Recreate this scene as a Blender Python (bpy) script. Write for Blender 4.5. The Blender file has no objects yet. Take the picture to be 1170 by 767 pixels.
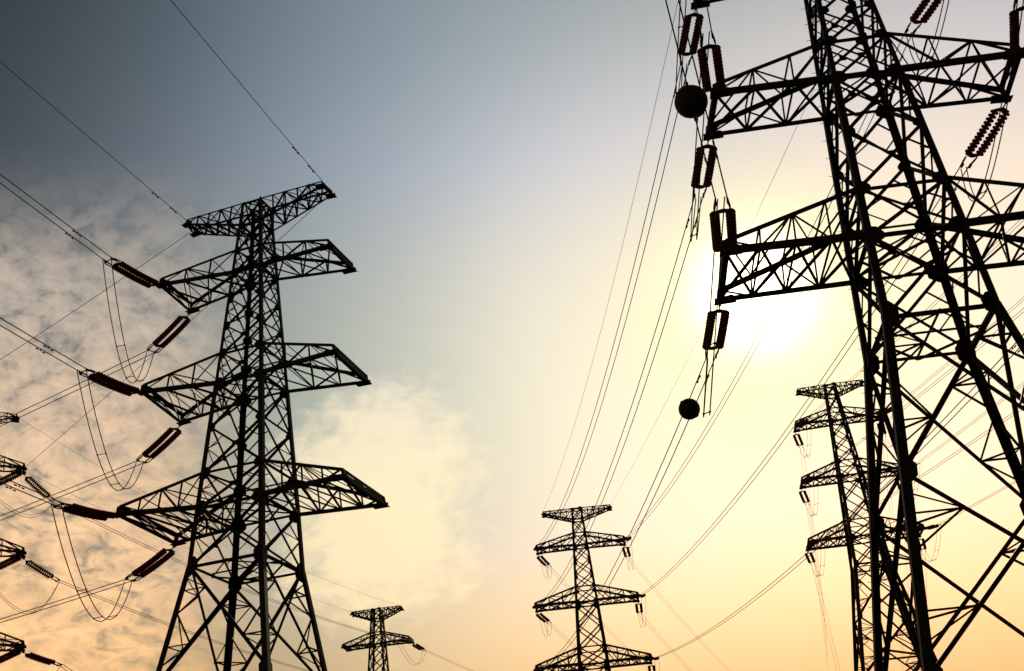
import bpy, math, random, json
from mathutils import Vector, Matrix
random.seed(7)
SC = bpy.context.scene
COL = SC.collection
rad = math.radians

# ------------------------------------------------------------------ camera
CAM_F, CAM_PITCH, CAM_ROLL = 1316.54, 0.479883435, -0.0901735854   # focal length in pixels of a 1170 px wide frame
CAM_POS = Vector((0, 0, 1.7))
_f = Vector((0, math.cos(CAM_PITCH), math.sin(CAM_PITCH)))
_r = Vector((1, 0, 0)); _u = Vector((0, -math.sin(CAM_PITCH), math.cos(CAM_PITCH)))
_c, _s = math.cos(CAM_ROLL), math.sin(CAM_ROLL)
CR, CU = _r * _c + _u * _s, _u * _c - _r * _s
cam = bpy.data.cameras.new('camera'); camo = bpy.data.objects.new('camera', cam); COL.objects.link(camo)
cam.sensor_fit = 'HORIZONTAL'; cam.sensor_width = 36.0; cam.lens = CAM_F / 1170 * 36.0
cam.clip_start = 0.1; cam.clip_end = 6000
camo.matrix_world = Matrix(((CR.x, CU.x, -_f.x, 0), (CR.y, CU.y, -_f.y, 0), (CR.z, CU.z, -_f.z, CAM_POS.z), (0, 0, 0, 1)))
SC.camera = camo

# ------------------------------------------------------------------ sky, sun, exposure
# sky colour in three factors (linear rgb): by angle from the sun, by elevation, by bearing (0 = +Y, positive to the right), all in degrees
SKY_G = [(0, (0.817, 0.753, 0.322)), (3, (0.738, 0.637, 0.374)), (7, (0.671, 0.544, 0.442)), (12, (0.694, 0.567, 0.477)), (18, (0.563, 0.482, 0.417)), (26, (0.596, 0.520, 0.455)), (40, (0.614, 0.532, 0.462)), (90, (0.338, 0.293, 0.254))]
SKY_E = [(0, (0.857, 0.651, 0.430)), (8, (1.008, 0.766, 0.506)), (13, (1.439, 1.471, 1.327)), (18, (1.109, 1.464, 2.193)), (24, (0.914, 1.386, 2.634)), (30, (0.840, 1.247, 2.647)), (36, (0.574, 0.967, 1.976)), (42, (0.375, 0.688, 1.411)), (50, (0.250, 0.485, 0.989)), (90, (0.158, 0.288, 0.550))]
SKY_A = [(-180, (0.056, 0.058, 0.046)), (-70, (0.056, 0.058, 0.046)), (-32, (0.056, 0.058, 0.046)), (-20, (0.240, 0.218, 0.149)), (-8, (0.838, 0.717, 0.486)), (4, (1.346, 1.023, 0.635)), (14, (1.338, 0.959, 0.566)), (32, (1.779, 1.152, 0.670)), (70, (0.800, 0.518, 0.301)), (180, (0.056, 0.058, 0.046))]

SUN_DIR = Vector((0.20970, 0.85854, 0.46791)).normalized()
SUN_EL = math.asin(SUN_DIR.z); SUN_AZ = math.atan2(SUN_DIR.x, SUN_DIR.y)
SC.view_settings.view_transform = 'Standard'; SC.view_settings.look = 'None'
SC.view_settings.exposure = 0.0; SC.view_settings.gamma = 1.0; SC.view_settings.use_curve_mapping = False

sun = bpy.data.lights.new('sun', 'SUN'); sun.energy = 3.0; sun.angle = rad(0.5); sun.color = (1.0, 0.74, 0.45)
suno = bpy.data.objects.new('sun', sun); COL.objects.link(suno)
suno.rotation_euler = (-SUN_DIR).to_track_quat('-Z', 'Y').to_euler(); suno.location = (0, 0, 120)

W = bpy.data.worlds.new('World'); SC.world = W; W.use_nodes = True
nt = W.node_tree; nt.nodes.clear(); NL = nt.links
def N(kind, **kw):
    n = nt.nodes.new(kind)
    for k, v in kw.items(): setattr(n, k, v)
    return n
def put(sock, v):
    if hasattr(v, 'is_output') or isinstance(v, bpy.types.NodeSocket): NL.new(v, sock)
    else: sock.default_value = v
def M(op, a, b=0.0, c=0.0, clamp=False):
    n = N('ShaderNodeMath', operation=op, use_clamp=clamp)
    put(n.inputs[0], a); put(n.inputs[1], b); put(n.inputs[2], c); return n.outputs[0]
def VM(op, a, b=(0, 0, 0)):
    n = N('ShaderNodeVectorMath', operation=op); put(n.inputs[0], a); put(n.inputs[1], b)
    return n.outputs['Value'] if op in ('DOT_PRODUCT', 'LENGTH') else n.outputs[0]
def SM(x, lo, hi, a=0.0, b=1.0, kind='SMOOTHSTEP'):
    n = N('ShaderNodeMapRange', interpolation_type=kind)
    put(n.inputs['Value'], x); n.inputs['From Min'].default_value = lo; n.inputs['From Max'].default_value = hi
    n.inputs['To Min'].default_value = a; n.inputs['To Max'].default_value = b; return n.outputs['Result']
def RAMP(x, lo, hi, stops, scale, smooth='LINEAR'):
    n = N('ShaderNodeValToRGB'); cr = n.color_ramp; cr.interpolation = smooth
    cr.elements.remove(cr.elements[0])
    for i, (p, c) in enumerate(stops):
        p = (p - lo) / (hi - lo)
        e = cr.elements[0] if i == 0 else cr.elements.new(p)
        e.position = p; e.color = (c[0] * scale, c[1] * scale, c[2] * scale, 1)
    put(n.inputs[0], SM(x, lo, hi, kind='LINEAR')); return n.outputs[0]
def MIX(kind, fac, a, b):
    n = N('ShaderNodeMix', data_type='RGBA', blend_type=kind); n.clamp_factor = True
    put(n.inputs['Factor'], fac); put(n.inputs[6], a); put(n.inputs[7], b); return n.outputs[2]
def COMB(x, y, z):
    n = N('ShaderNodeCombineXYZ'); put(n.inputs[0], x); put(n.inputs[1], y); put(n.inputs[2], z); return n.outputs[0]
def NOISE(vec, scale, detail=5, rough=0.55, dist=0.0):
    n = N('ShaderNodeTexNoise'); put(n.inputs['Vector'], vec); n.inputs['Scale'].default_value = scale
    n.inputs['Detail'].default_value = detail; n.inputs['Roughness'].default_value = rough; n.inputs['Distortion'].default_value = dist
    return n.outputs['Fac']
DEG = 180 / math.pi
d = VM('NORMALIZE', N('ShaderNodeTexCoord').outputs['Generated'])
sp = N('ShaderNodeSeparateXYZ'); NL.new(d, sp.inputs[0]); dx, dy, dz = sp.outputs
gam = M('MULTIPLY', M('ARCCOSINE', M('MINIMUM', VM('DOT_PRODUCT', d, tuple(SUN_DIR)), 0.9999999)), DEG)
ele = M('MULTIPLY', M('ARCSINE', dz), DEG)
azi = M('MULTIPLY', M('ARCTAN2', dx, dy), DEG)
col_g = RAMP(gam, 0, 90, SKY_G, 0.5, 'B_SPLINE')
col_e = RAMP(ele, 0, 90, SKY_E, 0.5, 'B_SPLINE')
col_a = RAMP(azi, -180, 180, SKY_A, 0.5, 'B_SPLINE')
base = MIX('MULTIPLY', 1.0, MIX('MULTIPLY', 1.0, col_g, col_e), col_a)
base = VM('SCALE', base) if False else MIX('MULTIPLY', 1.0, base, (8, 8, 8, 1))
# clouds: a broken layer of small clouds low on the left and one soft bank left of centre, laid out on a plane overhead
zz = M('MAXIMUM', dz, 0.06)
plane = COMB(M('DIVIDE', dx, zz), M('DIVIDE', dy, zz), 0.0)
warp = N('ShaderNodeTexNoise'); put(warp.inputs['Vector'], plane); warp.inputs['Scale'].default_value = 1.6; warp.inputs['Detail'].default_value = 3
sph = COMB(azi, ele, 0.0)
sphw = VM('ADD', sph, VM('MULTIPLY', VM('SUBTRACT', warp.outputs['Color'], (.5, .5, .5)), (4, 4, 0)))
n_big = NOISE(VM('MULTIPLY', sphw, (.1, .16, 1)), 1.0, 4, .5)
n_fin = NOISE(VM('MULTIPLY', sphw, (.72, 1.05, 1)), 1.0, 8, .63, .25)
spw = N('ShaderNodeSeparateXYZ'); NL.new(sphw, spw.inputs[0])
left_mask = M('MULTIPLY', SM(spw.outputs[0], -12.5, -21), SM(spw.outputs[1], 36.5, 29))
cover = M('MULTIPLY', left_mask, SM(M('ADD', M('MULTIPLY', n_big, .55), M('MULTIPLY', n_fin, .5)), .33, .50))
cl_col = RAMP(ele, 0, 90, [(8, (.92, .50, .20)), (14, (.92, .56, .27)), (22, (.68, .49, .32)), (28, (.46, .39, .32)), (34, (.32, .30, .28)), (60, (.2, .2, .2))], 1.0)
cl_col = MIX('MULTIPLY', 1.0, cl_col, RAMP(n_fin, 0, 1, [(0.34, (.60, .65, .70)), (.49, (1.0, .98, .97)), (.64, (1.32, 1.24, 1.16))], 1.0))
base = MIX('MIX', M('MULTIPLY', cover, .92), base, cl_col)
# bank left of centre
bx = M('DIVIDE', M('SUBTRACT', spw.outputs[0], -7.6), 5.0); by = M('DIVIDE', M('SUBTRACT', spw.outputs[1], 19.8), 6.0)
bank = M('SUBTRACT', 1.0, M('SQRT', M('ADD', M('MULTIPLY', bx, bx), M('MULTIPLY', by, by))))
bank = M('ADD', bank, M('ADD', M('MULTIPLY', M('SUBTRACT', n_fin, .5), 1.2), M('MULTIPLY', M('SUBTRACT', n_big, .5), 1.2)))
base = MIX('MIX', M('MULTIPLY', SM(bank, -.3, .5), .8), base, RAMP(ele, 0, 90, [(14, (1.02, .78, .44)), (20, (1.0, .83, .51)), (26, (.86, .76, .57))], 1.0))
# the bright aureole of the veiled sun
glow = M('MULTIPLY', M('EXPONENT', M('MULTIPLY', M('POWER', M('DIVIDE', gam, 2.1), 2.0), -1.0)), 3.4)
halo = M('MULTIPLY', M('EXPONENT', M('DIVIDE', gam, -1.8)), .6)
base = MIX('ADD', 1.0, base, MIX('MULTIPLY', 1.0, COMB(glow, glow, glow), (1.0, .88, .66, 1)))
base = MIX('ADD', 1.0, base, MIX('MULTIPLY', 1.0, COMB(halo, halo, halo), (1.0, .66, .24, 1)))
skyt = N('ShaderNodeTexSky', sky_type='NISHITA'); skyt.sun_disc = False; skyt.sun_elevation = SUN_EL; skyt.sun_rotation = SUN_AZ
skyt.air_density = 1.5; skyt.dust_density = 4.0
b1 = N('ShaderNodeBackground'); NL.new(base, b1.inputs[0]); b1.inputs[1].default_value = 1.05
b2 = N('ShaderNodeBackground'); NL.new(skyt.outputs[0], b2.inputs[0]); b2.inputs[1].default_value = 0.004
addn = N('ShaderNodeAddShader'); NL.new(b1.outputs[0], addn.inputs[0]); NL.new(b2.outputs[0], addn.inputs[1])
wo = N('ShaderNodeOutputWorld'); NL.new(addn.outputs[0], wo.inputs[0])
W.cycles.sampling_method = 'AUTOMATIC'

# ------------------------------------------------------------------ materials
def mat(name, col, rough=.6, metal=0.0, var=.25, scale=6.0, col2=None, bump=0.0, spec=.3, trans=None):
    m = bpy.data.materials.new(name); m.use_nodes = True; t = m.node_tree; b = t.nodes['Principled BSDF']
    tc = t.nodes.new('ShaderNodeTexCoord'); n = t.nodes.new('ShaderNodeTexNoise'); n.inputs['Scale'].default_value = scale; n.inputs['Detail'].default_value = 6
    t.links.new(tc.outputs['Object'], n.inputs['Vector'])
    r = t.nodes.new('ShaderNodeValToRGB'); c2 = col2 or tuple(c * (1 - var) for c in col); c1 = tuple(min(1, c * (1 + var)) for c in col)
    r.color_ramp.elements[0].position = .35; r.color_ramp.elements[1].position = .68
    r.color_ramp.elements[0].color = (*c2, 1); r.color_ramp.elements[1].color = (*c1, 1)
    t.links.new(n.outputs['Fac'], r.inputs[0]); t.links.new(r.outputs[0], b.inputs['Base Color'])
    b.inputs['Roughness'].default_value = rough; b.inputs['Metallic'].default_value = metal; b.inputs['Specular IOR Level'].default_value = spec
    if bump:
        bp = t.nodes.new('ShaderNodeBump'); bp.inputs['Strength'].default_value = bump; t.links.new(n.outputs['Fac'], bp.inputs['Height']); t.links.new(bp.outputs[0], b.inputs['Normal'])
    if trans:
        tr = t.nodes.new('ShaderNodeBsdfTranslucent'); tr.inputs[0].default_value = (*trans, 1); mx = t.nodes.new('ShaderNodeMixShader'); mx.inputs[0].default_value = .4
        o = t.nodes['Material Output']; t.links.new(b.outputs[0], mx.inputs[1]); t.links.new(tr.outputs[0], mx.inputs[2]); t.links.new(mx.outputs[0], o.inputs[0])
    return m
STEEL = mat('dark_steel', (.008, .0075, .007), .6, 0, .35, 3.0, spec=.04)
STEEL_FAR = STEEL
WIRE = mat('weathered_conductor', (.016, .015, .014), .75, 0, .2, 2.0, spec=.08)
FITTING = mat('dark_fitting', (.014, .013, .012), .7, 0, .3, 8.0, spec=.1)
RUBBER = mat('red_brown_insulator', (.050, .014, .008), .5, 0, .25, 5.0, spec=.1, trans=(.33, .085, .024))
BALLM = mat('dark_marker_ball', (.008, .007, .007), .7, 0, .25, 4.0, spec=.08)
CONC = mat('concrete', (.28, .27, .25), .9, 0, .2, 4.0, bump=.2)
GRASS = mat('field_grass', (.050, .062, .022), .95, 0, .4, .35, col2=(.075, .060, .035), bump=.4)

# ------------------------------------------------------------------ mesh helpers
class MB:
    bold = 1.0                     # heavier sections on the distant, taller pylons
    def __init__(self): self.v = []; self.f = []
    def angle(self, A, B, w, v, q=None, off=0.0):
        """steel angle section from A to B: one flange along v, the other along q"""
        A = Vector(A); B = Vector(B); u = B - A; w *= MB.bold
        if u.length < 1e-4: return
        u.normalize(); v = Vector(v); v = v - u * v.dot(u)
        if v.length < 1e-4: v = u.orthogonal()
        v.normalize(); q2 = u.cross(v)
        if q is not None and q2.dot(Vector(q)) < 0: q2 = -q2
        t = max(.010, w * .13); c = w * .32
        pr = [(0, 0), (w, 0), (w, t), (t, t), (t, w), (0, w)]
        i = len(self.v)
        for P in (A, B):
            for a, b in pr: self.v.append(P + v * (a - c + off) + q2 * (b - c))
        for k in range(6):
            k2 = (k + 1) % 6; self.f.append((i + k, i + k2, i + 6 + k2, i + 6 + k))
        self.f.append((i + 5, i + 4, i + 3, i + 2, i + 1, i)); self.f.append(tuple(range(i + 6, i + 12)))
    def tube(self, pts, r, n=6, cap=True):
        pts = [Vector(p) for p in pts]; rs = r if isinstance(r, (list, tuple)) else [r] * len(pts)
        i0 = len(self.v); ref = None
        for k, p in enumerate(pts):
            u = (pts[min(k + 1, len(pts) - 1)] - pts[max(k - 1, 0)])
            if u.length < 1e-9: u = Vector((0, 0, 1))
            u.normalize()
            if ref is None: ref = u.orthogonal().normalized()
            ref = (ref - u * ref.dot(u)); ref.normalize(); q = u.cross(ref)
            for j in range(n):
                a = 2 * math.pi * j / n; self.v.append(p + (ref * math.cos(a) + q * math.sin(a)) * rs[k])
        for k in range(len(pts) - 1):
            for j in range(n):
                j2 = (j + 1) % n; a = i0 + k * n
                self.f.append((a + j, a + j2, a + n + j2, a + n + j))
        if cap:
            self.f.append(tuple(i0 + j for j in reversed(range(n)))); e = i0 + (len(pts) - 1) * n
            self.f.append(tuple(e + j for j in range(n)))
    def plate(self, poly, nrm, th):
        nrm = Vector(nrm).normalized() * th * .5; i = len(self.v); n = len(poly)
        for s in (-1, 1):
            for p in poly: self.v.append(Vector(p) + nrm * s)
        self.f.append(tuple(i + k for k in reversed(range(n)))); self.f.append(tuple(i + n + k for k in range(n)))
        for k in range(n):
            k2 = (k + 1) % n; self.f.append((i + k, i + k2, i + n + k2, i + n + k))
    def box(self, c, x, y, z):
        c = Vector(c); x = Vector(x); y = Vector(y); z = Vector(z)
        self.plate([c - x - y, c + x - y, c + x + y, c - x + y], z, z.length * 2)
    def mesh(self, name, m, smooth=False):
        me = bpy.data.meshes.new(name); me.from_pydata([tuple(p) for p in self.v], [], self.f); me.materials.append(m)
        if smooth: me.polygons.foreach_set('use_smooth', [True] * len(me.polygons))
        me.update(); return me
def link(name, data, parent=None):
    o = bpy.data.objects.new(name, data); COL.objects.link(o)
    if parent: o.parent = parent
    return o
def part(name, mb, m, parent, smooth=False):
    return link(name, mb.mesh(name, m, smooth), parent)
def thing(name, label, cat, loc, rotz=0.0, group=None):
    o = link(name, None); o.location = loc; o.rotation_euler = (0, 0, rotz); o['label'] = label; o['category'] = cat
    if group: o['group'] = group
    return o
def project(p):
    q = Vector(p) - CAM_POS; z = q.dot(_f)
    if z < .5: return None
    return (585 + CAM_F * q.dot(CR) / z, 383.5 - CAM_F * q.dot(CU) / z)
def in_frame(pts, margin=0):
    for p in pts:
        s = project(p)
        if s and -margin <= s[0] <= 1170 + margin and -margin <= s[1] <= 767 + margin: return True
    return False

# ------------------------------------------------------------------ ground
g = MB(); NG = 48; R0 = 1600.0
for j in range(NG + 1):
    for i in range(NG + 1):
        a = (i / NG * 2 - 1); b = (j / NG * 2 - 1); x = R0 * a * abs(a); y = R0 * b * abs(b)
        dd = math.hypot(x, y); g.v.append(Vector((x, y, -.05 + (0 if dd < 260 else 1.2 * math.sin(x * .004) * math.sin(y * .005 + 1)))))
for j in range(NG):
    for i in range(NG):
        a = j * (NG + 1) + i; g.f.append((a, a + 1, a + NG + 2, a + NG + 1))
go = link('ground', g.mesh('ground', GRASS, True)); go['kind'] = 'structure'

# ------------------------------------------------------------------ pylons
TOWERS = {
    'L': {'pos': (-14.709, 57.815), 'yaw': -0.2986, 'lv': {'w': 19.6, 'lb': 22.75, 'lt': 24.7, 'mb': 30.0, 'mt': 31.9, 'ub': 37.25, 'ut': 38.8, 'gb': 40.6, 'gt': 42.2}, 'bw': (5.25, 2.09, 1.9, 0.6), 'tips': {'l': ((-5.86, -3.15), (-6.13, 2.4), (6.55, -1.95), (6.54, 2.9)), 'm': ((-5.5, -2.4), (-6.0, 2.1), (6.0, -1.75), (5.9, 2.45)), 'u': ((-5.4, -1.6), (-5.6, 1.8), (5.35, -1.0), (5.4, 1.9)), 'g': ((-4.6, -0.55), (-4.75, 0.55), (4.72, -0.55), (4.8, 0.55))}},
    'R': {'pos': (14.838, 37.125), 'yaw': -0.0642, 'lv': {'w': 19.53, 'lb': 22.92, 'lt': 25.04, 'mb': 30.45, 'mt': 32.4, 'ub': 37.5, 'ut': 39.1, 'gb': 40.9, 'gt': 42.4}, 'bw': (5.0, 1.9, 1.72, 0.6), 'tips': {'l': ((-6.83, -1.85), (-6.83, 1.82), (6.83, -1.85), (6.83, 1.82)), 'm': ((-5.95, -1.3), (-6.1, 1.4), (5.9, -1.3), (6.1, 1.45)), 'u': ((-5.45, -1.2), (-5.55, 1.3), (5.45, -1.2), (5.55, 1.3)), 'g': ((-4.7, -0.55), (-4.7, 0.55), (4.7, -0.55), (4.7, 0.55))}},
    'M': {'pos': (6.095, 138.392), 'yaw': -0.048, 'lv': {'w': 25.94, 'lb': 29.14, 'lt': 31.14, 'mb': 36.54, 'mt': 38.44, 'ub': 43.64, 'ut': 45.24, 'gb': 47.04, 'gt': 48.44}, 'bw': (6.1004000000000005, 1.95, 1.75, 0.6), 'tips': {'l': ((-6.73, -1.6), (-6.73, 1.6), (6.73, -1.6), (6.73, 1.6)), 'm': ((-6.19, -1.3), (-6.19, 1.3), (6.19, -1.3), (6.19, 1.3)), 'u': ((-5.43, -1.1), (-5.43, 1.1), (5.43, -1.1), (5.43, 1.1)), 'g': ((-4.24, -0.5), (-4.24, 0.5), (4.24, -0.5), (4.24, 0.5))}},
    'F': {'pos': (37.887, 128.715), 'yaw': -0.127, 'lv': {'w': 35.4, 'lb': 38.6, 'lt': 40.6, 'mb': 46.0, 'mt': 47.9, 'ub': 53.1, 'ut': 54.7, 'gb': 56.5, 'gt': 57.9}, 'bw': (7.614000000000001, 1.95, 1.75, 0.6), 'tips': {'l': ((-6.36, -1.6), (-6.36, 1.6), (6.36, -1.6), (6.36, 1.6)), 'm': ((-5.66, -1.3), (-5.66, 1.3), (5.66, -1.3), (5.66, 1.3)), 'u': ((-5.02, -1.1), (-5.02, 1.1), (5.02, -1.1), (5.02, 1.1)), 'g': ((-3.91, -0.5), (-3.91, 0.5), (3.91, -0.5), (3.91, 0.5))}},
    'S': {'pos': (-21.808, 156.581), 'yaw': -0.146, 'lv': {'w': 20.39, 'lb': 23.59, 'lt': 25.59, 'mb': 30.99, 'mt': 32.89, 'ub': 38.09, 'ut': 39.69, 'gb': 41.49, 'gt': 42.89}, 'bw': (5.2124, 1.95, 1.75, 0.6), 'tips': {'l': ((-6.6, -1.6), (-6.6, 1.6), (6.6, -1.6), (6.6, 1.6)), 'm': ((-6.0, -1.3), (-6.0, 1.3), (6.0, -1.3), (6.0, 1.3)), 'u': ((-4.62, -1.1), (-4.62, 1.1), (4.62, -1.1), (4.62, 1.1)), 'g': ((-3.49, -0.5), (-3.49, 0.5), (3.49, -0.5), (3.49, 0.5))}},
    'E': {'pos': (-45.85, 85.13), 'yaw': 0.47, 'lv': {'w': 21.2, 'lb': 24.4, 'lt': 26.4, 'mb': 31.8, 'mt': 33.7, 'ub': 38.9, 'ut': 40.5, 'gb': 42.3, 'gt': 43.7}, 'bw': (5.3420000000000005, 1.95, 1.75, 0.6), 'tips': {'l': ((-6.92, -0.6), (-6.92, 0.6), (6.92, -0.6), (6.92, 0.6)), 'm': ((-6.15, -0.5), (-6.15, 0.5), (6.15, -0.5), (6.15, 0.5)), 'u': ((-5.43, -0.45), (-5.43, 0.45), (5.43, -0.45), (5.43, 0.45)), 'g': ((-4.39, -0.3), (-4.39, 0.3), (4.39, -0.3), (4.39, 0.3))}},
}

TOWER_TEXT = {
 'L': ('large dark lattice pylon standing on the left, bare insulator-free arms on its right side', 'left pylon'),
 'R': ('biggest and nearest lattice pylon, rising out of the frame on the right', 'big right pylon'),
 'M': ('distant lattice pylon near bottom centre carrying wires on both sides', 'distant centre pylon'),
 'F': ('half-hidden distant lattice pylon behind the legs of the big right pylon', 'half-hidden pylon'),
 'S': ('smallest lattice pylon low in the picture, just right of the left pylon', 'smallest far pylon'),
 'E': ('lattice pylon cut off by the left edge, only its right arm tips showing', 'pylon at left edge'),
}
def make_tower(key):
    T = TOWERS[key]; lv = T['lv']; near = key in 'LR'
    root = thing('lattice_pylon', TOWER_TEXT[key][0], 'pylon', (T['pos'][0], T['pos'][1], 0), T['yaw'], 'lattice transmission pylons')
    zb = [0, lv['w'], lv['lb'], lv['gt']]
    def bw(z):
        for k in range(3):
            if z <= zb[k + 1] or k == 2:
                return T['bw'][k] + (T['bw'][k + 1] - T['bw'][k]) * (z - zb[k]) / (zb[k + 1] - zb[k])
    def P(z, sx, sy): h = bw(z); return Vector((sx * h, sy * h, z))
    # panel levels below the waist
    low = [lv['w']]; h = 5.9
    while low[-1] - h > 4.0: low.append(low[-1] - h); h *= 1.09
    low.append(0.0); low = low[::-1]
    if len(low) > 2 and low[1] < 4.5: low.pop(1)
    up = [lv['w'], lv['lb'], lv['lt']]
    def split(a, b, n): return [a + (b - a) * (k + 1) / n for k in range(n)]
    up += split(lv['lt'], lv['mb'], 2) + [lv['mt']] + split(lv['mt'], lv['ub'], 3) + [lv['ut'], lv['gb'], lv['gt']]
    nodes = low[1:-1] + up
    FACES = [((-1, -1), (1, -1), (0, -1, 0)), ((1, -1), (1, 1), (1, 0, 0)), ((1, 1), (-1, 1), (0, 1, 0)), ((-1, 1), (-1, -1), (-1, 0, 0))]
    hips = {}
    # legs, gusset plates, footing
    def gsz(z):
        if abs(z - lv['w']) < .01: return .64
        if z < lv['w']: return .58
        for k, s in (('lb', .74), ('lt', .60), ('mb', .66), ('mt', .54), ('ub', .54), ('ut', .42)):
            if abs(z - lv[k]) < .01: return s
        return .46
    for sx, sy in ((-1, -1), (1, -1), (1, 1), (-1, 1)):
        mb = MB(); zs = [0.0] + nodes
        for a, b in zip(zs[:-1], zs[1:]):
            w = .27 if b <= lv['w'] + .01 else (.235 if b <= lv['mb'] + .01 else .17)
            mb.angle(P(a, sx, sy), P(b, sx, sy), w, (-sx, 0, 0), (0, -sy, 0))
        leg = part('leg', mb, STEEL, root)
        for z in nodes[:-1]:
            s = gsz(z); gb = MB(); p = P(z, sx, sy); sl = (P(z + .5, sx, sy) - P(z - .5, sx, sy)).normalized()
            for ax in (0, 1):
                e = Vector((-sx, 0, 0)) if ax == 0 else Vector((0, -sy, 0)); nn = Vector((0, sy, 0)) if ax == 0 else Vector((sx, 0, 0))
                k = .55 if z > lv['w'] + .1 else .8
                if abs(z - lv['w']) < .1 or (z < lv['w']):
                    poly = [p - e * .08 + sl * s * k, p + e * s * .35 + sl * s * k, p + e * s * .75 + sl * s * .35, p + e * s * .75 - sl * s * .35, p + e * s * .3 - sl * s * k, p - e * .08 - sl * s * k]
                else:
                    poly = [p - e * .06 + sl * s * k, p + e * s * .5 + sl * s * k * .8, p + e * s * .8 + sl * s * .1, p + e * s * .8 - sl * s * .25, p + e * s * .35 - sl * s * k, p - e * .06 - sl * s * k]
                gb.plate([q + nn * .02 for q in poly], nn, .024)
            part('gusset_plate', gb, STEEL, leg)
        if near and (sx, sy) == (-1, 1):
            sb = MB(); z = 2.5; k = 0
            while z < lv['ut']:
                p = P(z, sx, sy); dv = Vector((sx, 0, 0)) if k % 2 == 0 else Vector((0, sy, 0))
                sb.tube([p + dv * .05, p + dv * .24], .011, 5); z += .42; k += 1
            part('step_bolts', sb, STEEL, leg)
        fb = MB(); fp = P(0, sx, sy); fb.box(fp + Vector((0, 0, .2)), (.45, 0, 0), (0, .45, 0), (0, 0, .28)); fb.box(fp + Vector((0, 0, .53)), (.3, 0, 0), (0, .3, 0), (0, 0, .06))
        part('footing', fb, CONC, root)
    # bracing of each face
    for fi, (c0, c1, nn) in enumerate(FACES):
        nn = Vector(nn); mb = MB(); cnt = 0
        def st(a, b, w):
            nonlocal cnt; cnt += 1
            mb.angle(a, b, w, nn, None, -.05 - (cnt % 3) * .035)
        for a, b in zip(low[:-1], low[1:]):
            p0, p1, q0, q1 = P(a, *c0), P(a, *c1), P(b, *c0), P(b, *c1)
            wa, wb_ = bw(a), bw(b); t = wa / (wa + wb_)
            X = p0 + (q1 - p0) * t
            st(p0, q1, .13); st(p1, q0, .13)
            for (c, p, q) in ((c0, p0, q0), (c1, p1, q1)):
                K = p + (q - p) * t
                for base, zz in ((p, 0), (q, 1)):
                    m1 = base + (X - base) * .52; N_ = P(m1.z, *c)
                    st(m1, N_, .06); st(m1, K, .065)
                    m2 = base + (X - base) * .27; mid = P((m1.z + base.z) / 2 * .98 + .02 * base.z, *c)
                    st(m1, mid, .05)
                    hips.setdefault((c, round(m1.z, 2)), []).append(m1)
            # tie between the two lower half diagonals
            ml, mr = p0 + (X - p0) * .52, p1 + (X - p1) * .52
            if a > 0 or True: 
                bm_ = (p0 + p1) * .5
                if a == 0: st(ml, bm_, .05); st(mr, bm_, .05); st(p0, p1, .09)
        st(P(lv['w'], *c0), P(lv['w'], *c1), .12)
        mid = (P(lv['w'], *c0) + P(lv['w'], *c1)) * .5
        for a, b in zip(up[:-1], up[1:]):
            p0, p1, q0, q1 = P(a, *c0), P(a, *c1), P(b, *c0), P(b, *c1)
            w = .105 if a < lv['mb'] - .1 else .085
            st(p0, q1, w); st(p1, q0, w)
            t = bw(a) / (bw(a) + bw(b)); X = p0 + (q1 - p0) * t
            if b - a > 1.5 and near:
                K0 = p0 + (q0 - p0) * t; K1 = p1 + (q1 - p1) * t
                for base, K in ((p0, K0), (q0, K0), (p1, K1), (q1, K1)): st(base + (X - base) * .5, K, .05)
            X2 = X - nn * .03
            e1 = (p1 - p0).normalized() * (.13 if near else .1); e2 = Vector((0, 0, .13 if near else .1)); mb.plate([X2 - e1 - e2, X2 + e1 - e2, X2 + e1 + e2, X2 - e1 + e2], nn, .02)
        for k in ('lb', 'lt', 'mb', 'mt', 'ub', 'ut', 'gb', 'gt'):
            st(P(lv[k], *c0), P(lv[k], *c1), .12 if k.endswith('b') else .09)
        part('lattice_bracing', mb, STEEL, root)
    # horizontal frames inside the body and hip ties round the corners
    for k in ('w', 'lb', 'mb', 'ub', 'gt'):
        mb = MB(); z = lv[k]; c = [P(z, *q) for q in ((-1, -1), (1, -1), (1, 1), (-1, 1))]
        md = [(c[i] + c[(i + 1) % 4]) * .5 for i in range(4)]
        dzv = Vector((0, 0, -.06))
        for i in range(4): mb.angle(md[i] + dzv, md[(i + 1) % 4] + dzv, .07, (0, 0, 1))
        if k != 'w':
            mb.angle(c[0] - dzv, c[2] - dzv, .08, (0, 0, 1)); mb.angle(c[1] - dzv * 2.2, c[3] - dzv * 2.2, .08, (0, 0, 1))
        else:
            mb.angle(md[0] - dzv, md[2] - dzv, .06, (0, 0, 1)); mb.angle(md[1] - dzv * 2, md[3] - dzv * 2, .06, (0, 0, 1))
        part('plan_bracing', mb, STEEL, root)
    for (c, z), ps in hips.items():
        if len(ps) == 2:
            mb = MB(); mb.angle(ps[0], ps[1], .055, (0, 0, 1)); part('hip_tie', mb, STEEL, root)
    # arms
    def arm(name, side, zb_, zt_, tips, tzb, tzt, n, wch, lab=None):
        (xn, yn), (xf, yf) = tips
        bn, bf = P(zb_, side, -1), P(zb_, side, 1); tn, tf = P(zt_, side, -1), P(zt_, side, 1)
        eBn, eBf = Vector((xn, yn, tzb)), Vector((xf, yf, tzb)); eTn, eTf = Vector((xn * .985, yn, tzt)), Vector((xf * .985, yf, tzt))
        chords = ((bn, eBn, wch), (bf, eBf, wch), (tn, eTn, wch * .8), (tf, eTf, wch * .8))
        def at(ch, k): return ch[0] + (ch[1] - ch[0]) * (k / n)
        lac = MB(); cnt = [0]
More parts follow.
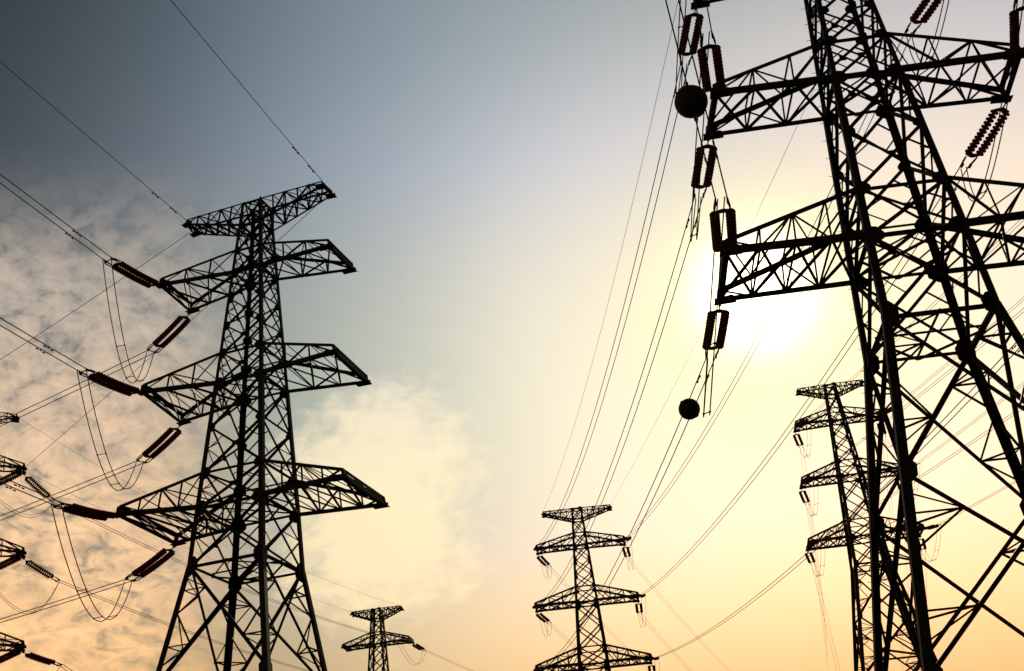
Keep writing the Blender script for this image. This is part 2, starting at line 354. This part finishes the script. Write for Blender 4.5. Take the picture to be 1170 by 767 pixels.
        def st(a, b, w, nn): cnt[0] += 1; lac.angle(a, b, w, nn, None, (cnt[0] % 3) * .025)
        yv = Vector((0, 1, 0)); zv = Vector((0, 0, 1))
        for k in range(n):
            for (B_, T_, s) in ((chords[0], chords[2], -1), (chords[1], chords[3], 1)):
                if k: st(at(B_, k), at(T_, k), .065, yv * s)
                if k % 2 == 0: st(at(T_, k), at(B_, k + 1), .075, yv * s)
                else: st(at(B_, k), at(T_, k + 1), .075, yv * s)
            if k: st(at(chords[0], k), at(chords[1], k), .06, -zv); st(at(chords[2], k), at(chords[3], k), .055, zv)
            st(at(chords[0], k), at(chords[1], k + 1), .085, -zv); st(at(chords[1], k), at(chords[0], k + 1), .085, -zv)
            if k % 2 == 0: st(at(chords[2], k), at(chords[3], k + 1), .05, zv)
            else: st(at(chords[3], k), at(chords[2], k + 1), .05, zv)
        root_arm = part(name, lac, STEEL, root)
        for (a, b, w), s, zs in zip(chords, (-1, 1, -1, 1), (-1, -1, 1, 1)):
            mb = MB(); mb.angle(a, b, w, (0, -s, 0), (0, 0, -zs)); part('chord', mb, STEEL, root_arm)
        mb = MB(); ax = Vector((side, 0, 0))
        mb.angle(eBn, eBf, wch * 1.05, -ax, zv); mb.angle(eTn, eTf, wch * .8, -ax, -zv)
        mb.angle(eBn, eTn, wch * .8, yv, ax); mb.angle(eBf, eTf, wch * .8, yv, ax); mb.angle(eBn, eTf, .06, ax); mb.angle(eBf, eTn, .06, ax, None, .03)
        part('end_frame', mb, STEEL, root_arm)
        for e in (eBn, eBf):
            s = .32 if wch > .13 else .2; mb = MB(); sg = 1 if e is eBf else -1
            chd = Vector((side, 0, 0))
            mb.plate([e + chd * .18 + Vector((0, sg * .03, .10)), e + chd * .18 + Vector((0, sg * .03, -.16)), e - chd * s * 1.6 + Vector((0, sg * .03, -.12)), e - chd * s * 2.3 + Vector((0, sg * .03, .06)), e - chd * s * 1.6 + Vector((0, sg * .03, .2))], yv, .03)
            mb.plate([e + chd * .2 + Vector((0, -.22, -.09)), e + chd * .2 + Vector((0, .22, -.09)), e - chd * s * 2 + Vector((0, .16, -.09)), e - chd * s * 2 + Vector((0, -.16, -.09))], zv, .03)
            part('end_plate', mb, STEEL, root_arm)
    for nm, n, wch in (('l', 4, .20), ('m', 3, .185), ('u', 3, .165)):
        tp = T['tips'][nm]; zb_, zt_ = lv[nm + 'b'], lv[nm + 't']
        for side, i in ((-1, 0), (1, 2)): arm('crossarm', side, zb_, zt_, (tp[i], tp[i + 1]), zb_, zb_ + .42, n, wch)
    tp = T['tips']['g']
    for side, i in ((-1, 0), (1, 2)): arm('earth_wire_arm', side, lv['gb'], lv['gt'], (tp[i], tp[i + 1]), lv['gt'] - .32, lv['gt'], 5, .10)
    return root
for k in 'LRMFSE':
    MB.bold = {'L': 1.12, 'R': 1.12, 'E': .85}.get(k, 1.45)
    make_tower(k)
MB.bold = 1.0

# ------------------------------------------------------------------ insulator strings, conductors, jumpers
# rows: pylon, side, arm, near or away, tip x y z, clamp x y z
STRING_ROWS = [
    ('L', 'left', 'u', 'near', -20.341, 57.874, 37.1, -22.115, 54.07, 36.984),
    ('L', 'left', 'm', 'near', -20.672, 57.139, 29.85, -22.627, 53.422, 29.812),
    ('L', 'left', 'l', 'near', -21.236, 56.528, 22.6, -22.886, 52.687, 22.201),
    ('L', 'left', 'u', 'away', -19.532, 61.183, 37.1, -22.702, 63.72, 36.027),
    ('L', 'left', 'm', 'away', -19.826, 61.587, 29.85, -22.998, 64.132, 28.8),
    ('L', 'left', 'l', 'away', -19.862, 61.912, 22.6, -23.198, 64.262, 21.604),
    ('R', 'left', 'u', 'away', 9.383, 38.778, 37.35, 9.184, 42.369, 37.174),
    ('R', 'left', 'm', 'away', 8.84, 38.913, 30.3, 8.705, 42.472, 29.775),
    ('R', 'left', 'l', 'away', 8.139, 39.379, 22.77, 8.08, 42.93, 22.178),
    ('R', 'right', 'u', 'away', 20.46, 38.066, 37.35, 19.484, 41.524, 37.126),
    ('R', 'right', 'm', 'away', 21.018, 38.181, 30.3, 20.035, 41.539, 29.454),
    ('R', 'right', 'l', 'away', 21.771, 38.503, 22.77, 20.972, 41.854, 21.725),
    ('R', 'left', 'u', 'near', 9.322, 36.277, 37.35, 8.513, 32.772, 37.224),
    ('R', 'right', 'u', 'near', 20.2, 35.578, 37.35, 19.39, 32.072, 37.224),
    ('R', 'left', 'm', 'near', 8.817, 36.209, 30.3, 8.103, 32.686, 30.482),
    ('R', 'left', 'l', 'near', 7.903, 35.717, 22.77, 7.339, 32.163, 22.879),
    ('R', 'right', 'm', 'near', 20.642, 35.449, 30.3, 19.451, 32.052, 30.35),
    ('R', 'right', 'l', 'near', 21.535, 34.841, 22.77, 20.726, 31.335, 22.644),
    ('M', 'left', 'u', 'near', 0.618, 137.554, 43.49, 0.927, 134.12, 42.895),
    ('M', 'left', 'm', 'near', -0.15, 137.391, 36.39, 0.17, 133.958, 35.795),
    ('M', 'left', 'l', 'near', -0.704, 137.117, 28.99, -0.384, 133.684, 28.395),
    ('M', 'right', 'u', 'near', 11.466, 137.033, 43.49, 11.754, 133.597, 42.895),
    ('M', 'right', 'm', 'near', 12.215, 136.796, 36.39, 12.498, 133.361, 35.795),
    ('M', 'right', 'l', 'near', 12.74, 136.471, 28.99, 13.039, 133.036, 28.395),
    ('M', 'left', 'u', 'away', 0.724, 139.751, 43.49, 2.105, 142.993, 42.753),
    ('M', 'left', 'm', 'away', -0.025, 139.988, 36.39, 1.436, 143.218, 35.77),
    ('M', 'left', 'l', 'away', -0.55, 140.313, 28.99, 0.737, 143.638, 28.491),
    ('M', 'right', 'u', 'away', 11.572, 139.23, 43.49, 12.117, 142.737, 42.888),
    ('M', 'right', 'm', 'away', 12.34, 139.393, 36.39, 12.636, 142.928, 35.774),
    ('M', 'right', 'l', 'away', 12.894, 139.667, 28.99, 13.265, 143.188, 28.338),
    ('F', 'left', 'u', 'away', 33.047, 130.442, 52.95, 34.283, 133.721, 52.125),
    ('F', 'left', 'm', 'away', 32.437, 130.721, 45.85, 33.651, 133.977, 44.909),
    ('F', 'left', 'l', 'away', 31.781, 131.108, 38.45, 32.937, 134.447, 37.76),
    ('F', 'right', 'm', 'near', 43.337, 126.709, 45.85, 44.136, 123.265, 45.167),
    ('F', 'right', 'l', 'near', 43.993, 126.322, 38.45, 44.522, 122.819, 37.81),
    ('F', 'left', 'u', 'near', 32.768, 128.26, 52.95, 33.509, 124.773, 52.449),
    ('F', 'left', 'm', 'near', 32.108, 128.142, 45.85, 32.847, 124.664, 45.287),
    ('F', 'left', 'l', 'near', 31.376, 127.933, 38.45, 32.115, 124.455, 37.887),
    ('F', 'right', 'u', 'away', 43.006, 129.17, 52.95, 44.148, 132.487, 52.14),
    ('F', 'right', 'm', 'away', 43.666, 129.288, 45.85, 44.808, 132.604, 45.04),
    ('F', 'right', 'l', 'away', 44.398, 129.497, 38.45, 45.54, 132.813, 37.64),
    ('F', 'right', 'u', 'near', 42.727, 126.988, 52.95, 43.467, 123.51, 52.387),
    ('E', 'right', 'u', 'away', -41.213, 87.99, 38.75, -39.621, 90.831, 37.214),
    ('E', 'right', 'm', 'away', -40.593, 88.361, 31.65, -38.553, 91.023, 30.342),
    ('E', 'right', 'l', 'away', -39.952, 88.799, 24.25, -38.042, 91.802, 23.708),
    ('S', 'right', 'u', 'near', -17.397, 154.821, 37.94, -18.528, 151.564, 37.345),
    ('S', 'right', 'm', 'near', -16.061, 154.422, 30.84, -17.214, 151.173, 30.245),
    ('S', 'right', 'l', 'near', -15.511, 154.038, 23.44, -16.685, 150.796, 22.845),
    ('S', 'right', 'u', 'away', -17.077, 156.997, 37.94, -15.928, 160.4, 37.692),
    ('E', 'right', 'u', 'near', -40.805, 87.188, 38.75, -44.179, 88.092, 37.879),
    ('E', 'right', 'm', 'near', -40.14, 87.469, 31.65, -43.514, 88.374, 30.779),
    ('E', 'right', 'l', 'near', -39.409, 87.729, 24.25, -42.783, 88.633, 23.379),
    ('S', 'right', 'm', 'away', -15.683, 156.994, 30.84, -14.522, 160.365, 30.339),
    ('S', 'right', 'l', 'away', -15.045, 157.204, 23.44, -13.885, 160.575, 22.939),
]
# rows: route, pylon, side, arm, start x y z, end x y z, sag
WIRE_ROWS = [
    ('near', 'L', 'left', 'u', -22.115, 54.07, 36.984, -73.418, -86.884, 54.546, 2.72),
    ('near', 'L', 'left', 'm', -22.627, 53.422, 29.812, -73.93, -87.532, 45.203, 2.862),
    ('near', 'L', 'left', 'l', -22.886, 52.687, 22.201, -74.189, -88.267, 36.174, 2.717),
    ('away', 'L', 'left', 'u', -22.702, 63.72, 36.027, -257.625, 149.225, 47.606, 15.155),
    ('away', 'L', 'left', 'm', -22.998, 64.132, 28.8, -257.921, 149.637, 53.395, 15.222),
    ('away', 'L', 'left', 'l', -23.198, 64.262, 21.604, -258.121, 149.767, 57.563, 14.962),
    ('near', 'L', 'left', 'earth', -19.267, 58.643, 42.2, -70.57, -82.311, 49.367, 0.128),
    ('near', 'L', 'right', 'earth', -10.36, 55.901, 42.2, -61.663, -85.053, 66.998, 1.566),
    ('away', 'L', 'left', 'earth', -19.087, 59.738, 42.2, -223.875, 203.132, 62.205, 9.911),
    ('away', 'L', 'right', 'earth', -9.96, 56.929, 42.2, -186.736, 233.705, 52.779, 7.934),
    ('link', 'R', 'left', 'u', 9.184, 42.369, 37.174, 0.927, 134.12, 42.895, 3.546),
    ('link', 'R', 'left', 'm', 8.705, 42.472, 29.775, 0.17, 133.958, 35.795, 3.295),
    ('link', 'R', 'left', 'l', 8.08, 42.93, 22.178, -0.384, 133.684, 28.395, 2.361),
    ('link', 'R', 'right', 'u', 19.484, 41.524, 37.126, 11.754, 133.597, 42.895, 2.354),
    ('link', 'R', 'right', 'm', 20.035, 41.539, 29.454, 12.498, 133.361, 35.795, 1.918),
    ('link', 'R', 'right', 'l', 20.972, 41.854, 21.725, 13.039, 133.036, 28.395, 1.848),
    ('near', 'R', 'left', 'm', 8.103, 32.686, 30.482, -25.64, -113.47, 56.266, 2.547),
    ('near', 'R', 'left', 'l', 7.339, 32.163, 22.879, -34.007, -112.026, 138.053, 0.982),
    ('near', 'R', 'right', 'm', 19.451, 32.052, 30.35, -14.291, -114.103, 30.35, 3),
    ('near', 'R', 'right', 'l', 20.726, 31.335, 22.644, -13.017, -114.82, 22.644, 3),
    ('near', 'R', 'left', 'u', 8.513, 32.772, 37.224, -25.23, -113.384, 37.224, 3),
    ('near', 'R', 'right', 'u', 19.39, 32.072, 37.224, -14.352, -114.083, 37.224, 3),
    ('link', 'R', 'left', 'earth', 10.183, 37.975, 42.4, 1.836, 138.096, 48.44, 2.71),
    ('link', 'R', 'right', 'earth', 19.564, 37.372, 42.4, 10.306, 137.689, 48.44, 1.26),
    ('away', 'M', 'right', 'u', 12.117, 142.737, 42.888, 81.026, 383.053, 55.535, 4.935),
    ('away', 'M', 'right', 'm', 12.636, 142.928, 35.774, 81.545, 383.244, 42.171, 4.963),
    ('away', 'M', 'right', 'l', 13.265, 143.188, 28.338, 82.175, 383.504, 28.338, 5),
    ('away', 'M', 'left', 'u', 2.105, 142.993, 42.753, 71.014, 383.309, 42.753, 5),
    ('away', 'M', 'left', 'm', 1.436, 143.218, 35.77, 70.346, 383.534, 35.77, 5),
    ('away', 'M', 'left', 'l', 0.737, 143.638, 28.491, 69.646, 383.953, 28.491, 5),
    ('away', 'F', 'left', 'l', 32.937, 134.447, 37.76, 97.641, 375.928, -55.911, 6.558),
    ('away', 'F', 'left', 'm', 33.651, 133.977, 44.909, 89.889, 377.57, 69.379, 5.864),
    ('away', 'F', 'left', 'u', 34.283, 133.721, 52.125, 90.521, 377.313, 72.979, 5.884),
    ('away', 'F', 'right', 'u', 44.148, 132.487, 52.14, 108.853, 373.968, 52.14, 6),
    ('away', 'F', 'right', 'm', 44.808, 132.604, 45.04, 109.513, 374.086, 45.04, 6),
    ('away', 'F', 'right', 'l', 45.54, 132.813, 37.64, 110.245, 374.295, 37.64, 6),
    ('near', 'F', 'right', 'l', 44.522, 122.819, 37.81, 75.709, -23.903, 40.455, 2.823),
    ('near', 'F', 'right', 'm', 44.136, 123.265, 45.167, 70.183, -24.456, 49.778, 2.982),
    ('near', 'F', 'right', 'u', 43.467, 123.51, 52.387, 66.932, -24.643, 52.387, 3),
    ('near', 'F', 'left', 'u', 33.509, 124.773, 52.449, 62.131, -22.471, 52.449, 3),
    ('near', 'F', 'left', 'm', 32.847, 124.664, 45.287, 61.469, -22.58, 45.287, 3),
    ('near', 'F', 'left', 'l', 32.115, 124.455, 37.887, 60.736, -22.789, 37.887, 3),
    ('link', 'E', 'right', 'u', -39.621, 90.831, 37.214, -18.528, 151.564, 37.345, 1.202),
    ('link', 'E', 'right', 'm', -38.553, 91.023, 30.342, -17.214, 151.173, 30.245, 1.071),
    ('link', 'E', 'right', 'l', -38.042, 91.802, 23.708, -16.685, 150.796, 22.845, 4.635),
    ('link', 'E', 'right', 'earth', -42.072, 87.386, 43.7, -18.428, 155.579, 42.89, 1.677),
    ('link', 'E', 'left', 'earth', -49.9, 83.409, 43.7, -25.334, 156.594, 42.89, 1.227),
    ('away', 'S', 'right', 'u', -15.928, 160.4, 37.692, 91.432, 386.174, 37.656, 4.774),
    ('near', 'E', 'right', 'u', -44.179, 88.092, 37.879, -193.608, 101.165, 37.879, 5),
    ('near', 'E', 'right', 'm', -43.514, 88.374, 30.779, -192.944, 101.447, 30.779, 5),
    ('near', 'E', 'right', 'l', -42.783, 88.633, 23.379, -192.212, 101.706, 23.379, 5),
    ('away', 'S', 'right', 'm', -14.522, 160.365, 30.339, 91.132, 386.942, 30.339, 5),
    ('away', 'S', 'right', 'l', -13.885, 160.575, 22.939, 91.77, 387.151, 22.939, 5),
]
# rows: pylon, side, arm, start x y z, end x y z, sag
JUMPER_ROWS = [
    ('L', 'left', 'u', -22.115, 54.07, 36.984, -22.702, 63.72, 36.027, 4.777),
    ('L', 'left', 'm', -22.627, 53.422, 29.812, -22.998, 64.132, 28.8, 4.071),
    ('L', 'left', 'l', -22.886, 52.687, 22.201, -23.198, 64.262, 21.604, 4.26),
    ('R', 'left', 'l', 7.339, 32.163, 22.879, 8.08, 42.93, 22.178, 5),
    ('R', 'left', 'm', 8.103, 32.686, 30.482, 8.705, 42.472, 29.775, 5),
    ('R', 'left', 'u', 8.513, 32.772, 37.224, 9.184, 42.369, 37.174, 5),
    ('R', 'right', 'u', 19.39, 32.072, 37.224, 19.484, 41.524, 37.126, 5),
    ('R', 'right', 'm', 19.451, 32.052, 30.35, 20.035, 41.539, 29.454, 4.396),
    ('R', 'right', 'l', 20.726, 31.335, 22.644, 20.972, 41.854, 21.725, 3),
    ('M', 'left', 'u', 0.927, 134.12, 42.895, 2.105, 142.993, 42.753, 2.8),
    ('M', 'right', 'u', 11.754, 133.597, 42.895, 12.117, 142.737, 42.888, 2.8),
    ('M', 'left', 'm', 0.17, 133.958, 35.795, 1.436, 143.218, 35.77, 2.8),
    ('M', 'right', 'm', 12.498, 133.361, 35.795, 12.636, 142.928, 35.774, 2.8),
    ('M', 'left', 'l', -0.384, 133.684, 28.395, 0.737, 143.638, 28.491, 2.8),
    ('M', 'right', 'l', 13.039, 133.036, 28.395, 13.265, 143.188, 28.338, 2.8),
    ('F', 'left', 'u', 33.509, 124.773, 52.449, 34.283, 133.721, 52.125, 2.79),
    ('F', 'left', 'm', 32.847, 124.664, 45.287, 33.651, 133.977, 44.909, 2.936),
    ('F', 'left', 'l', 32.115, 124.455, 37.887, 32.937, 134.447, 37.76, 2.796),
    ('F', 'right', 'u', 43.467, 123.51, 52.387, 44.148, 132.487, 52.14, 3),
    ('F', 'right', 'm', 44.136, 123.265, 45.167, 44.808, 132.604, 45.04, 2.56),
    ('F', 'right', 'l', 44.522, 122.819, 37.81, 45.54, 132.813, 37.64, 2.493),
    ('E', 'right', 'u', -44.179, 88.092, 37.879, -39.621, 90.831, 37.214, 2),
    ('E', 'right', 'm', -43.514, 88.374, 30.779, -38.553, 91.023, 30.342, 3.343),
    ('E', 'right', 'l', -42.783, 88.633, 23.379, -38.042, 91.802, 23.708, 2),
    ('S', 'right', 'u', -18.528, 151.564, 37.345, -15.928, 160.4, 37.692, 2.8),
    ('S', 'right', 'm', -17.214, 151.173, 30.245, -14.522, 160.365, 30.339, 2.8),
    ('S', 'right', 'l', -16.685, 150.796, 22.845, -13.885, 160.575, 22.939, 2.8),
]
ARMN = {'u': 'top', 'm': 'middle', 'l': 'lowest'}
TN = {'L': 'left pylon', 'R': 'big right pylon', 'M': 'distant centre pylon', 'F': 'half-hidden pylon', 'S': 'smallest far pylon', 'E': 'pylon at left edge'}
def armname(t, a):
    if t == 'R': return {'u': 'out-of-frame top', 'm': 'upper visible', 'l': 'lower visible'}[a]
    return ARMN[a]
def string_proto(length, sheds, sides, half=.25):
    """meshes of one double tension string lying along +X from the arm tip (0) to the wire clamps (length)"""
    sag = .11 if length > 4 else .07
    x0, x1 = .52, length - .78
    def z(x): return -sag * 4 * (x / length) * (1 - x / length)
    out = []
    mb = MB(); mb.tube([(0, 0, 0), (.16, 0, z(.16))], .045, 6); mb.tube([(.12, 0, z(.12)), (.4, 0, z(.4))], .03, 6)
    mb.box((.05, 0, 0), (.07, 0, 0), (0, .05, 0), (0, 0, .05)); out.append(('shackle_link', mb, FITTING, False))
    for xe, s in ((.43, 1), (x1 + .07, -1)):
        mb = MB(); zz = z(xe)
        mb.plate([(xe - .09 * s, -.07, zz), (xe - .09 * s, .07, zz), (xe + .05 * s, .38, zz), (xe + .12 * s, .38, zz), (xe + .12 * s, -.38, zz), (xe + .05 * s, -.38, zz)], (0, 0, 1), .035)
        out.append(('yoke_plate', mb, FITTING, False))
    for sy in (-1, 1):
        pts = []; rs = []; pit = (x1 - x0) / sheds
        pts.append((x0, sy * .27, z(x0))); rs.append(.05)
        for k in range(sheds):
            a = x0 + pit * k
            for f, r in ((.12, .065), (.36, .175), (.50, .178), (.62, .07)):
                x = a + pit * f; pts.append((x, sy * .27, z(x))); rs.append(r)
        pts.append((x1, sy * .27, z(x1))); rs.append(.05)
        mb = MB(); mb.tube(pts, rs, sides); out.append(('insulator_stack', mb, RUBBER, False))
    for sy in (-1, 1):
        mb = MB(); xa = x1 + .12
        mb.tube([(xa, sy * .27, z(xa)), (xa + .2, sy * .25, z(xa + .2)), (length, sy * half, 0)], [.03, .045, .032], 6); mb.box((length - .18, sy * (half + .005), z(length - .18) - .04), (.1, 0, 0), (0, .03, 0), (0, 0, .06))
        out.append(('wire_clamp', mb, FITTING, False))
    if length < 4: return [(n, mb.mesh(n, m, s)) for n, mb, m, s in out]
    mb = MB(); ring = []
    for i in range(25):
        a = 2 * math.pi * i / 24; cx, cy = math.cos(a), math.sin(a); sgn = lambda t: (1 if t > 0 else -1) * abs(t) ** .45
        ring.append((x1 + .28 + .36 * sgn(cx), .42 * sgn(cy), z(x1 + .2) - .02))
    mb.tube(ring, .032, 6, False); out.append(('grading_ring', mb, FITTING, False))
    return [(n, mb.mesh(n, m, s)) for n, mb, m, s in out]
PROTO = {'long': string_proto(4.2, 16, 14), 'near': string_proto(3.6, 12, 16, .19), 'far': string_proto(3.6, 13, 8, .19)}
for row in STRING_ROWS:
    t, side, a, nf = row[:4]; A = Vector(row[4:7]); Y = Vector(row[7:10])
    if not in_frame([A, Y, (A + Y) * .5], 2): continue
    L_ = (Y - A).length
    pr = PROTO['long' if t == 'L' else ('near' if t == 'R' else 'far')]
    u = (Y - A).normalized(); lat = Vector((0, 0, 1)).cross(u).normalized(); w = u.cross(lat)
    root = thing('insulator_string', 'insulator string reaching %s at %s end of %s arm, %s' % ('toward the viewer' if nf == 'near' else 'away', side, armname(t, a), TN[t]), 'insulator', A, 0, 'twin insulator strings on the pylon arms')
    sc = L_ / (4.2 if t == 'L' else 3.6)
    root.matrix_world = Matrix(((u.x * sc, lat.x, w.x, A.x), (u.y * sc, lat.y, w.y, A.y), (u.z * sc, lat.z, w.z, A.z), (0, 0, 0, 1)))
    for n_, me in pr: link(n_, me, root)

def sagcurve(A, B, s, n, bow=Vector((0, 0, 0)), power=2):
    A = Vector(A); B = Vector(B); out = []
    for i in range(n + 1):
        t = i / n; q = 4 * t * (1 - t) * (.72 + .75 * t * t)
        out.append(A + (B - A) * t + Vector((0, 0, -s * q)) + bow * q)
    return out
def nonuni(A, B, s, n):
    out = []; A = Vector(A); B = Vector(B)
    for i in range(n + 1):
        t = (i / n); t = t * t * (3 - 2 * t) * .5 + t * .5
        out.append(A + (B - A) * t + Vector((0, 0, -4 * s * t * (1 - t))))
    return out
WTXT = {
 ('near', 'L', 'left'): 'twin wires crossing to the upper left from %s arm of left pylon',
 ('away', 'L', 'left'): 'twin wires sagging away to the left edge from %s arm of left pylon',
 ('near', 'R', 'left'): 'twin wires running overhead from left end of %s arm of big right pylon',
 ('near', 'R', 'right'): 'twin wires running overhead from right end of %s arm of big right pylon',
 ('link', 'R', 'left'): 'twin wires, left end of %s arm of big right pylon to distant centre pylon',
 ('link', 'R', 'right'): 'twin wires, right end of %s arm of big right pylon to distant centre pylon',
 ('away', 'M', 'left'): 'thin twin wires leading away from left end of %s arm of distant centre pylon',
 ('away', 'M', 'right'): 'thin twin wires leading away from right end of %s arm of distant centre pylon',
 ('away', 'F', 'left'): 'thin twin wires dropping away from left end of %s arm of half-hidden pylon',
 ('away', 'F', 'right'): 'thin twin wires leading away from right end of %s arm of half-hidden pylon',
 ('near', 'F', 'right'): 'twin wires rising to right edge from right end of %s arm of half-hidden pylon',
 ('near', 'F', 'left'): 'twin wires rising to the right from left end of %s arm of half-hidden pylon',
 ('link', 'E', 'right'): 'thin twin wires from %s arm of left-edge pylon to the smallest far pylon',
 ('near', 'E', 'right'): 'twin wires leaving the left edge from %s arm of left-edge pylon',
 ('away', 'S', 'right'): 'thin twin wires leading away from right end of smallest far pylon'}
EARTH = {('near', 'L', 'left'): 'single earth wire from left top tip of left pylon across the upper left sky', ('near', 'L', 'right'): 'single earth wire from right top tip of left pylon to the top edge',
 ('away', 'L', 'left'): 'single thin wire falling away left from left top tip of left pylon', ('away', 'L', 'right'): 'single thin wire falling away behind left pylon from its right top tip',
 ('link', 'R', 'left'): 'hair-thin single wire left of all twin wires reaching the distant centre pylon', ('link', 'R', 'right'): 'faint single wire passing the sun toward the distant centre pylon',
 ('link', 'E', 'right'): 'faint single wire reaching the right top tip of the smallest far pylon', ('link', 'E', 'left'): 'faint single wire reaching the left top tip of the smallest far pylon'}
def damper(p, u, parent):
    mb = MB(); u = u.normalized(); dn = Vector((0, 0, -1)); lat = u.cross(dn).normalized(); dn = lat.cross(u) if lat.cross(u).z < 0 else -lat.cross(u)
    c = p + dn * .10
    mb.box(p + dn * .05, u * .03, lat * .02, dn * .06)
    mb.tube([c - u * .26, c + u * .26], .012, 5)
    for s in (-1, 1): mb.tube([c + u * s * .17, c + u * s * .32], .036, 6)
    part('vibration_damper', mb, FITTING, parent)
BALLS = {('near', 'R', 'left', 'l'): 38.12, ('link', 'R', 'left', 'l'): 52.47}
ball_at = {}
HALF = {'L': .25, 'R': .19, 'M': .19, 'F': .19, 'E': .19, 'S': .19}
for row in WIRE_ROWS:
    route, t, side, a = row[:4]; A = Vector(row[4:7]); B = Vector(row[7:10]); s = row[10]; key = (route, t, side)
    if a == 'earth':
        pts = nonuni(A, B, s, 60)
        if not in_frame(pts): continue
        mb = MB(); mb.tube(pts, .019 if t == 'L' else .013, 5)
        o = link('earth_wire', mb.mesh('earth_wire', WIRE, True)); o['label'] = EARTH[key]; o['category'] = 'wire'; o['group'] = 'single earth wires along the pylon tops'
        if route == 'near':
            for q in (1.3, 3.0): damper(A + (pts[4] - A).normalized() * q, pts[1] - pts[0], o)
        continue
    hd = (B - A); hd.z = 0; lat = Vector((0, 0, 1)).cross(hd).normalized()
    pts = nonuni(A, B, s, 72)
    if not in_frame(pts): continue
    root = thing('twin_conductor', (WTXT[key] % armname(t, a) if '%s' in WTXT[key] else WTXT[key]), 'power line', A, 0, 'twin conductors strung between pylons')
    r = {'L': .027, 'R': .025, 'E': .024}.get(t, .018) if not (t == 'F' and route == 'near') else .024
    for sgn in (-1, 1):
        mb = MB(); mb.tube([p - A + lat * HALF[t] * sgn for p in pts], r, 5); w = part('wire', mb, WIRE, root, True)
        if t in 'LR':
            u = pts[1] - pts[0]
            seq = (2.7,) if key == ('near', 'L', 'left') else (1.7,)
            for q in seq if key[:2] != ('away', 'L') else ():
                acc = 0; 
                for p, p2 in zip(pts[:-1], pts[1:]):
                    l = (p2 - p).length
                    if acc + l >= q:
                        c = p + (p2 - p) * ((q - acc) / l); damper(c - A + lat * HALF[t] * sgn, p2 - p, w); break
                    acc += l
    k = (route, t, side, a)
    if k in BALLS:
        bd = 1e9
        for i in range(len(pts) - 1):
            for j in range(20):
                p = pts[i] + (pts[i + 1] - pts[i]) * (j / 20); e = abs((p - CAM_POS).length - BALLS[k])
                if e < bd: bd = e; best = p; bu = (pts[i + 1] - pts[i]).normalized()
        ball_at[k] = (best, lat, bu)
# marker balls clamped on one wire of the pair
for k, (p, lat, u) in ball_at.items():
    rr = .53 if k[0] == 'near' else .48
    sgn = 1 if project(p + lat)[0] < project(p)[0] else -1
    if k[0] == 'link': sgn = 0
    c = p + lat * .19 * sgn
    root = thing('marker_ball', 'larger black round marker ball high beside left tip of big right pylon arm' if k[0] == 'near' else 'smaller black round marker ball on the wires below the glowing sun', 'marker ball', c, 0, 'aircraft marker balls on the wires')
    v = u.orthogonal().normalized(); q = u.cross(v)
    for s in (-1, 1):
        mb = MB(); pts = [v * (s * rr * math.sin(i / 12 * math.pi / 2)) + v * (s * .006) for i in range(13)]; rs = [max(.002, rr * math.cos(i / 12 * math.pi / 2)) for i in range(13)]
        mb.tube(pts, rs, 40); part('ball_half', mb, BALLM, root, True)
    mb = MB(); mb.tube([v * -.012, v * .012], rr + .03, 40); part('seam_flange', mb, BALLM, root)
    for s in (-1, 1):
        mb = MB(); mb.tube([u * s * (rr - .03), u * s * (rr + .12)], .05, 8); part('wire_collar', mb, FITTING, root)
# jumper loops
for row in JUMPER_ROWS:
    t, side, a = row[:3]; A = Vector(row[3:6]); B = Vector(row[6:9]); s = row[9]
    bow = Vector((-1.0, 0, 0)) if t == 'R' else Vector((0, 0, 0))
    pts = sagcurve(A, B, s * (.86 if t == 'L' else .9), 26, bow)
    if not in_frame(pts, 0): continue
    root = thing('jumper_loop', 'jumper wire loop below %s end of %s arm, %s' % (side, armname(t, a), TN[t]), 'jumper wire', A, 0, 'jumper loops joining the insulator strings')
    dA = Vector((0, 0, 1)).cross((B - A)); dA.z = 0; dA.normalize()
    rr = {'L': .028, 'R': .024}.get(t, .019); jw = .12 if t == 'R' else .23
    for sgn in (-1, 1):
        mb = MB(); mb.tube([p - A + dA * (jw * sgn) + Vector((0, 0, -.03 * sgn)) for p in pts], rr, 5); part('wire', mb, WIRE, root, True)
    if t in 'LRF':
        for i in ((9, 17) if t == 'R' else (10, 16, 21)):
            mb = MB(); p = pts[i] - A; mb.tube([p - dA * jw + Vector((0, 0, .03)), p + dA * jw - Vector((0, 0, .03))], .022, 5)
            for sgn in (-1, 1): mb.box(p + dA * (jw * sgn) + Vector((0, 0, -.03 * sgn)), (.035, 0, 0), (0, .035, 0), (0, 0, .035))
            part('spacer', mb, FITTING, root)
